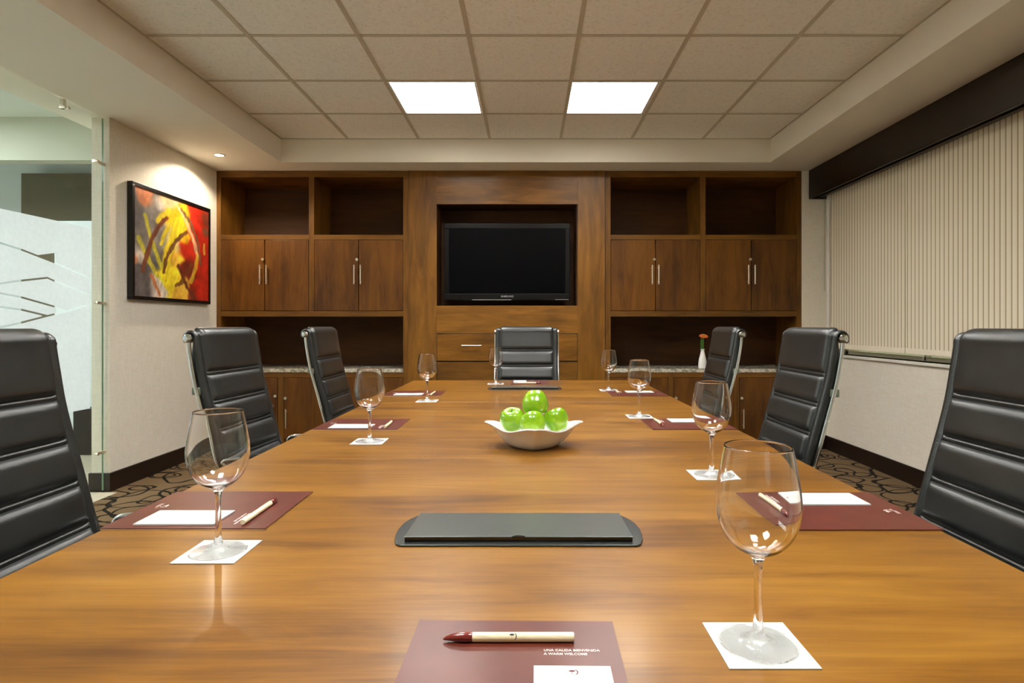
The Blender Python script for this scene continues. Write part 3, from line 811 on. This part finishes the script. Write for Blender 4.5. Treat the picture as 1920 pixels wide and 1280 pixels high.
    for k in range(5):
        a = 2*pi*k/5+.3; ca_, sa_ = cos(a), sin(a)
        b = bmesh.new(); tube(b, [(.02*ca_, .02*sa_, .125), (.15*ca_, .15*sa_, .115), (.29*ca_, .29*sa_, .085)], [.024, .019, .013], 12)
        lg = obj('leg', b, M['chrome'], t, smooth=60)
        cx2, cy2 = .29*ca_, .29*sa_
        b = bmesh.new()
        for o_ in (-.014, .014): tube(b, [(cx2-sa_*(o_-.008), cy2+ca_*(o_-.008), .0275), (cx2-sa_*(o_+.008), cy2+ca_*(o_+.008), .0275)], .027, 20)
        tube(b, [(cx2, cy2, .03), (cx2, cy2, .085)], .006, 8)
        obj('caster', b, M['plastic_black'], lg, smooth=40)
    return t
chair = make_chair()
G = 'black leather high-back chairs around the conference table'
chair['group'] = G
spots = [(-.848, 1.28, 0, 'black leather high-back chair cut by the left edge of the photo, nearest the glass wall'),
         (-.865, 2.38, radians(-3.5), 'black leather high-back chair below the abstract painting, middle of the glass wall side'),
         (-.805, 3.35, radians(0), 'black leather high-back chair nearest the left bookcase, farthest on the glass wall side'),
         (.768, 1.33, pi, 'black leather high-back chair cut by the right edge of the photo'),
         (.750, 2.33, pi, 'black leather high-back chair before the blinds, middle of the window side'),
         (.760, 3.35, pi+radians(-1), 'black leather high-back chair beside the flower vase, farthest on the window side'),
         (-.010, 3.955, -pi/2, 'black leather high-back chair at the far head of the table below the television')]
for i, (x, y, rz, lb) in enumerate(spots):
    if i == 0: chair.location = (x, y, 0); chair.rotation_euler = (0, 0, rz); chair['label'] = lb
    else: dup(chair, (x, y, 0), rz, lb)

# ------------------------------------------------------------------ place settings
def emblem_bm(b, s, z=0, h=.0001):
    n = 20
    prism(b, [(.55*s*cos(2*pi*i/n)-.1*s, .28*s+.26*s*sin(2*pi*i/n)*(1.15 if sin(2*pi*i/n) > 0 else .6)) for i in range(n)], z, z+h)
    prism(b, [(-.16*s, -.5*s), (-.04*s, -.5*s), (-.07*s, .2*s), (-.13*s, .2*s)], z, z+h)
    arc_o = [(.1*s+.85*s*cos(radians(a)), -.02*s+.85*s*sin(radians(a))) for a in range(-60, 61, 10)]
    arc_i = [(.02*s+.74*s*cos(radians(a)), -.02*s+.78*s*sin(radians(a))) for a in range(60, -61, -10)]
    prism(b, arc_o+arc_i, z, z+h)
    return b
FG = 'maroon presentation folders at the seats'
def make_folder():
    t = thing('presentation_folder', '', 'folder', group=FG)
    b = boxes((-.12, .12, -.15, .15, .0017, .0026))
    box(b, -.119, .120, -.1495, .149, 0, .0009, 1)
    box(b, -.12, -.117, -.15, .15, .0009, .0017, 0)
    for f in b.faces:
        pass
    obj('cover', b, [M['folder'], M['card_edge']], t)
    text_mesh('UNA CALIDA BIENVENIDA', .0062, M['white_ink'], 'lettering', t, (.034, .081, .00275), sx=.86)
    text_mesh('A WARM WELCOME', .0062, M['white_ink'], 'lettering', t, (.034, .0735, .00275), sx=.86)
    b = emblem_bm(bmesh.new(), .010, .0027)
    for k, l in ((0, .030), (1, .020)): box(b, -.015, -.015+l, -.012-.004*k, -.0108-.004*k, .0027, .0028)
    obj('emblem', b, M['white_ink'], t, loc=(-.015, -.113, 0))
    return t
def make_pad():
    t = thing('notepad', '', 'notepad', group='white notepads on the folders')
    b = boxes((-.041, .041, -.074, .074, 0, .0025)); obj('sheets', b, M['paper'], t)
    b = emblem_bm(bmesh.new(), .0062, .0026); obj('emblem', b, M['maroon_ink'], t, loc=(0, .062, 0))
    obj('small_print', boxes((-.013, .013, .0535, .0545, .0026, .0027), (-.009, .009, .0515, .0521, .0026, .0027)), M['pale_ink'], t)
    return t
def make_pen():
    t = thing('ballpoint_pen', '', 'pen', group='cream and maroon pens')
    r = .0052
    b = bmesh.new(); tube(b, [(-.0425, 0, r), (-.041, 0, r), (.0735, 0, r), (.0755, 0, r)], [r*.97, r, r, r*.9], 24); obj('barrel', b, M['pen_cream'], t, smooth=50)
    b = bmesh.new(); tube(b, [(-.0425, 0, r), (-.0445, 0, r), (-.055, 0, r), (-.066, 0, r*.9), (-.073, 0, r*.72), (-.0765, 0, r*.5)], [r*.9, r*1.06, r*1.04, r*.78, r*.45, r*.18], 24); obj('tip', b, M['pen_red'], t, smooth=50)
    b = bmesh.new(); s = .0052
    emblem_bm(b, s, 0, .0001)
    for v in b.verts:      # wrap the mark round the barrel
        a = v.co.y/r; rr = r+.0001+v.co.z
        v.co = Vector((v.co.x, rr*-cos(radians(35)+a)*1.0, r+rr*sin(radians(35)+a)))
    obj('emblem', b, M['black_ink'], t, loc=(.004, 0, 0))
    return t
def make_coaster():
    b = bmesh.new(); box(b, -.05, .05, -.05, .05, 0, .0012)
    return tag(obj('coaster', b, M['paper'], bevel=.0003), '', 'coaster', 'square white coasters under the glasses')
def make_glass():
    half = [(.0,.0),(.030,.0),(.0405,0),(.0432,.0008),(.0434,.0008),(.0425,.0013),(.030,.0018),(.0200,.0026),(.0120,.0058),(.0078,.0120),(.0056,.0220),(.0050,.034),(.0042,.058),(.0044,.080),(.0056,.094),(.0085,.1010),(.0150,.1055),(.0260,.1120),(.0370,.1240),(.0440,.1400),(.0472,.1570),(.0471,.1720),(.0440,.1950),(.0400,.2170),(.0377,.2290)]
    out = [half[0], half[1]] + catmull(half[2:], 4)
    inner = catmull([(.0366,.2292),(.0389,.2170),(.0429,.1950),(.0459,.1720),(.0460,.1570),(.0428,.1405),(.0360,.1255),(.0255,.1142),(.0140,.1085),(.0055,.1062),(0,.1058)], 4)
    prof = out + [(.0372, .2296)] + inner
    b = bmesh.new(); lathe(b, prof, 64)
    o_ = obj('wine_glass', b, M['glass'], smooth=180)
    return tag(o_, '', 'glass', 'empty stemmed wine glasses on the table')
folder, pad, pen, coaster, wglass = make_folder(), make_pad(), make_pen(), make_coaster(), make_glass()
# (folder centre, facing), glass position, wording
seats = [((-.0175, .592), radians(-.8), (.2665, .691), 'at the near table end, bottom of the photo', 'largest, at the front right of the photo'),
         ((-.626, 1.200), -pi/2, (-.5065, .975), 'before the nearest chair on the glass wall side', 'at the front left, before the nearest chair'),
         ((-.614, 2.230), -pi/2, (-.505, 1.900), 'before the middle chair on the glass wall side', 'second from the viewer on glass wall side'),
         ((-.609, 3.240), -pi/2, (-.494, 2.920), 'before the farthest chair on the glass wall side', 'farthest from the viewer on glass wall side'),
         ((.0120, 3.865), pi, (-.205, 3.790), 'at the far head of the table below the television', 'at the far table head, overlapping the end chair'),
         ((.588, 3.230), pi/2, (.461, 3.405), 'before the farthest chair on the window side', 'farthest from the viewer on window side'),
         ((.592, 2.232), pi/2, (.452, 2.420), 'before the middle chair on the window side', 'third from the viewer on window side'),
         ((.600, 1.194), pi/2, (.454, 1.475), 'before the nearest chair on the window side', 'second from the viewer on window side')]
def put(proto, first, loc, rz, label):
    if first: proto.location = loc; proto.rotation_euler = (0, 0, rz); proto['label'] = label; return proto
    return dup(proto, loc, rz, label)
e = .0002
for i, ((cx, cy), rz, (gx_, gy_), where, gwhere) in enumerate(seats):
    R_ = Matrix.Rotation(rz, 3, 'Z')
    def L_(u, v, z): p = R_ @ Vector((u, v, 0)); return (cx+p.x, cy+p.y, z)
    put(folder, i == 0, L_(0, 0, TZ+e), rz, 'glossy maroon card folder lying ' + where)
    put(pad, i == 0, L_(.064, -.026, TZ+.0026+2*e), rz, 'white notepad on the maroon folder ' + where)
    flip = rz if i != 4 else rz
    put(pen, i == 0, L_(-.006 if i == 0 else (.028 if i in (1, 2, 3) else .004), .101, TZ+.0026+2*e), rz + (radians(.9) if i == 0 else radians((i*37) % 5-2)), 'cream and maroon pen ' + where)
    put(coaster, i == 0, (gx_, gy_, TZ+e), 0 if i != 2 else radians(.5), 'square white coaster under the wine glass ' + gwhere.replace('largest, ', ''))
    put(wglass, i == 0, (gx_, gy_, TZ+.0012+e-.00012), i*.7, 'empty clear wine glass ' + gwhere)

# ------------------------------------------------------------------ cable boxes in the table top
def make_box():
    t = thing('cable_access_box', '', 'cable box', group='grey cable boxes set in the table')
    out = []
    for a in range(0, 11): out.append((.196+.020*sin(pi*a/10)+.002*0, -.085+.017*a))
    out = [(.175,-.086),(.198,-.086),(.206,-.080),(.213,-.060),(.217,-.030),(.218,-.005),(.215,.025),(.208,.05),(.197,.07),(.186,.082),(.178,.086)]
    poly = [(x, y) for x, y in out] + [(-x, y) for x, y in out[::-1]]
    b = bmesh.new(); prism(b, poly, 0, .0032)
    obj('rim', b, M['box_grey'], t, bevel=.0015)
    b = bmesh.new()
    n = 10; cut = [(.012*cos(pi*k/n), -.052+.011*sin(pi*k/n)) for k in range(n+1)]
    prism(b, [(-.194, .080), (-.194, -.073)] + [(-c[0], c[1]-.021) for c in cut] + [(.194, -.073), (.194, .080)], 0, .0014)
    for v in b.verts: v.co.z += .0036+.0075*(.080-v.co.y)/.153
    obj('lid', b, M['box_lid'], t, bevel=.001)
    b = bmesh.new()
    vs = [b.verts.new(p) for p in ((-.193,-.0725,.0033),(.193,-.0725,.0033),(.193,.078,.0033),(-.193,.078,.0033),(-.193,-.0725,.0106),(.193,-.0725,.0106),(.193,.078,.0035),(-.193,.078,.0035))]
    for f in ((3,2,1,0),(4,5,6,7),(0,1,5,4),(1,2,6,5),(2,3,7,6),(3,0,4,7)): b.faces.new([vs[k] for k in f])
    obj('cable_lip', b, M['gloss_black'], t, bevel=.0008)
    b = bmesh.new(); prism(b, [(.012*cos(pi*k/n), -.0726+.0105*sin(pi*k/n)) for k in range(n+1)], .0034, .0108)
    obj('finger_notch', b, M['gloss_black'], t)
    return t
cb = make_box(); cb.location = (-.016, 1.082, TZ+e); cb['label'] = 'long grey cable access box with black lip set in the table near the viewer'
dup(cb, (-.018, 3.505, TZ+e), 0, 'long grey cable access box set in the table before the far head seat')

# ------------------------------------------------------------------ bowl of apples
BX, BY = .018, 1.835
def bowl():
    b = bmesh.new(); seg = 96; lay = []
    def rad(phi, half, sharp):          # rounded square rotated so its corners point along the axes
        a = abs(((phi+pi/4) % (pi/2))-pi/4); a = pi/4-abs(a)      # 0 at edge middle .. pi/4 at corner
        sq = 1/cos(pi/4-a) if False else None
        c, s_ = abs(cos(phi)), abs(sin(phi))
        return half/((c**sharp+s_**sharp)**(1/sharp))
    def corner(phi): return max(abs(cos(phi)), abs(sin(phi)))**1
    levels = [(.0, .072, 1.35), (.003, .080, 1.3), (.010, .092, 1.28), (.022, .106, 1.26), (.036, .119, 1.22), (.050, .135, 1.16), (.0575, .152, 1.1)]
    def ring(z, half, sh, rim, inset=0):
        r = []
        for i in range(seg):
            phi = 2*pi*i/seg
            q = (max(abs(cos(phi)), abs(sin(phi)))-cos(pi/4))/(1-cos(pi/4))
            rr = rad(phi, half, sh)-inset
            lift = rim*(.017*q**2.6-.002)
            r.append(b.verts.new((rr*cos(phi), rr*sin(phi), z+lift)))
        return r
    rings = [ring(z, h, sh, k/6) for k, (z, h, sh) in enumerate(levels)]
    rings.append(ring(.0610, .1505, 1.12, 1, .0015))
    rings.append(ring(.0605, .1490, 1.12, 1, .004))
    rings += [ring(z+.004, h-.004, sh, k/6, .002) for k, (z, h, sh) in list(enumerate(levels))[5:0:-1]]
    for a, c in zip(rings, rings[1:]):
        for i in range(seg): b.faces.new((a[i], a[(i+1)%seg], c[(i+1)%seg], c[i]))
    b.faces.new(rings[0][::-1]); b.faces.new(rings[-1])
    return obj('fruit_bowl', b, M['porcelain'], loc=(BX, BY, TZ+.0006), smooth=50)
tag(bowl(), 'white square porcelain bowl with pointed corners holding green apples', 'bowl')
def make_apple():
    t = thing('green_apple', '', 'apple', group='green apples piled in the bowl')
    pr = [(0,-.026),(.006,-.0285),(.013,-.0325),(.019,-.0325),(.026,-.027),(.033,-.016),(.0375,-.002),(.0385,.009),(.036,.020),(.029,.0295),(.020,.0335),(.012,.0325),(.006,.027),(.002,.0215),(0,.020)]
    pr = catmull(pr, 4); b = bmesh.new(); lathe(b, pr, 40)
    for v in b.verts:
        a = math.atan2(v.co.y, v.co.x); k = 1+.018*cos(5*a)*(1 if v.co.z < 0 else .5); v.co.x *= k; v.co.y *= k
    obj('flesh', b, M['apple'], t, smooth=180)
    b = bmesh.new(); tube(b, catmull([(0,0,.019),(.001,0,.027),(.004,.001,.037)], 4), [.0011]*8+[.0017], 8); obj('stem', b, M['apple_stem'], t, smooth=60)
    return t
ap = make_apple()
AP = [((BX-.066, BY+.002, .829), (.25, -.2, .3), 1.0, 'green apple at the left of the bowl'),
      ((BX-.004, BY-.056, .8265), (-.5, .3, 1.2), 1.0, 'green apple at the front of the bowl, half hidden by the rim'),
      ((BX+.069, BY+.002, .829), (-.2, .35, 2.0), 1.0, 'green apple at the right of the bowl'),
      ((BX+.004, BY+.004, .8835), (2.9, .1, .4), 1.06, 'green apple sitting on top of the other three')]
for i, (loc, rot, s_, lb) in enumerate(AP):
    a = ap if i == 0 else dup(ap, loc, 0, lb)
    a.location = loc; a.rotation_euler = rot; a.scale = (s_,)*3; a['label'] = lb

# ------------------------------------------------------------------ vase and flower
VX, VY, VZ = 1.60, 5.465, .7275
b = bmesh.new()
lathe(b, catmull([(0,.0),(.030,0),(.037,.004),(.0385,.02),(.0375,.05),(.033,.085),(.024,.12),(.0175,.15),(.0165,.165),(.020,.178),(.0185,.178),(.0145,.165),(.0145,.15),(.02,.11),(.02,.03),(0,.02)], 5), 40)
tag(obj('bud_vase', b, M['porcelain'], loc=(VX, VY, VZ), smooth=60), 'slim white porcelain bud vase on the right granite counter', 'vase')
t = thing('gerbera_flower', 'single orange gerbera standing in the slim white vase', 'flower', (VX, VY, VZ+.03))
b = bmesh.new(); tube(b, catmull([(0,0,0),(.004,0,.10),(.010,0,.20),(.008,-.002,.265)], 6), .003, 10); obj('stem', b, M['stem'], t, smooth=60)
b = bmesh.new()
for xx, a, ln in ((-.004, -.25, .135), (-.010, -.05, .125), (.0, .15, .12)):
    prism(b, [(-.007, 0), (.007, 0), (.010, .5*ln*1.5), (0, ln*1.0+.02), (-.010, .5*ln*1.5)], -.0004, .0004)
    vs = list(b.verts)[-10:]
    for v in vs: v.co = Vector((xx+v.co.x+a*v.co.y*.2, v.co.z+.002*xx*100, .115+v.co.y))
obj('leaf', b, M['stem'], t)
b = bmesh.new()
for ring_, n_, rr, lift in ((0, 22, .046, .004), (1, 18, .040, .009), (2, 14, .030, .013)):
    for k in range(n_):
        a = 2*pi*k/n_+ring_*.15; d_ = Vector((cos(a), sin(a), 0)); p_ = Vector((-sin(a), cos(a), 0))
        zz = .262+lift
        base = Vector((.008, -.002, zz-.006))
        pts = [base+d_*.006-p_*.002, base+d_*rr*.6-p_*.0052+Vector((0,0,.006)), base+d_*rr+Vector((0,0,.004)), base+d_*rr*.6+p_*.0052+Vector((0,0,.006)), base+d_*.006+p_*.002]
        f1 = [b.verts.new(p) for p in pts]; f2 = [b.verts.new(p+Vector((0,0,.0007))) for p in pts]
        b.faces.new(f1[::-1]); b.faces.new(f2)
        for i in range(5): b.faces.new((f1[i], f1[(i+1)%5], f2[(i+1)%5], f2[i]))
HT = Matrix.Translation((.008,-.002,.262)) @ Matrix.Rotation(radians(24), 4, 'X') @ Matrix.Translation((-.008,.002,-.262))
b.transform(HT)
obj('petals', b, M['petal'], t)
b = bmesh.new(); lathe(b, [(0,.262),(.008,.262),(.013,.270),(.012,.279),(.006,.283),(0,.283)], 20, (.008,-.002,0)); b.transform(HT); obj('flower_centre', b, M['flower_eye'], t, smooth=60)
b = bmesh.new(); lathe(b, [(0,.250),(.004,.250),(.012,.258),(.022,.264),(.0,.262)], 20, (.008,-.002,0)); obj('calyx', b, M['stem'], t, smooth=60)

# ------------------------------------------------------------------ camera, world, view
cam = bpy.data.cameras.new('camera'); co = bpy.data.objects.new('camera', cam); C.objects.link(co)
co.location = (0, 0, 1.12); co.rotation_euler = (pi/2, 0, 0)
cam.sensor_width = 36; cam.lens = 1118/1920*36; cam.shift_x = -30/1920; cam.shift_y = -30/1920; cam.clip_start = .02
sc.camera = co
w = bpy.data.worlds.new('world'); sc.world = w; w.use_nodes = True
bg = w.node_tree.nodes['Background']; bg.inputs[0].default_value = (.30,.27,.18,1); bg.inputs[1].default_value = .8
sc.view_settings.view_transform = 'Standard'; sc.view_settings.look = 'None'; sc.view_settings.exposure = 1.25; sc.view_settings.gamma = 1
sc.view_settings.use_curve_mapping = False
cy = sc.cycles
cy.use_denoising = True; cy.max_bounces = 14; cy.diffuse_bounces = 7; cy.glossy_bounces = 6; cy.transmission_bounces = 12; cy.transparent_max_bounces = 12
cy.sample_clamp_indirect = 30.0; cy.blur_glossy = 0.0
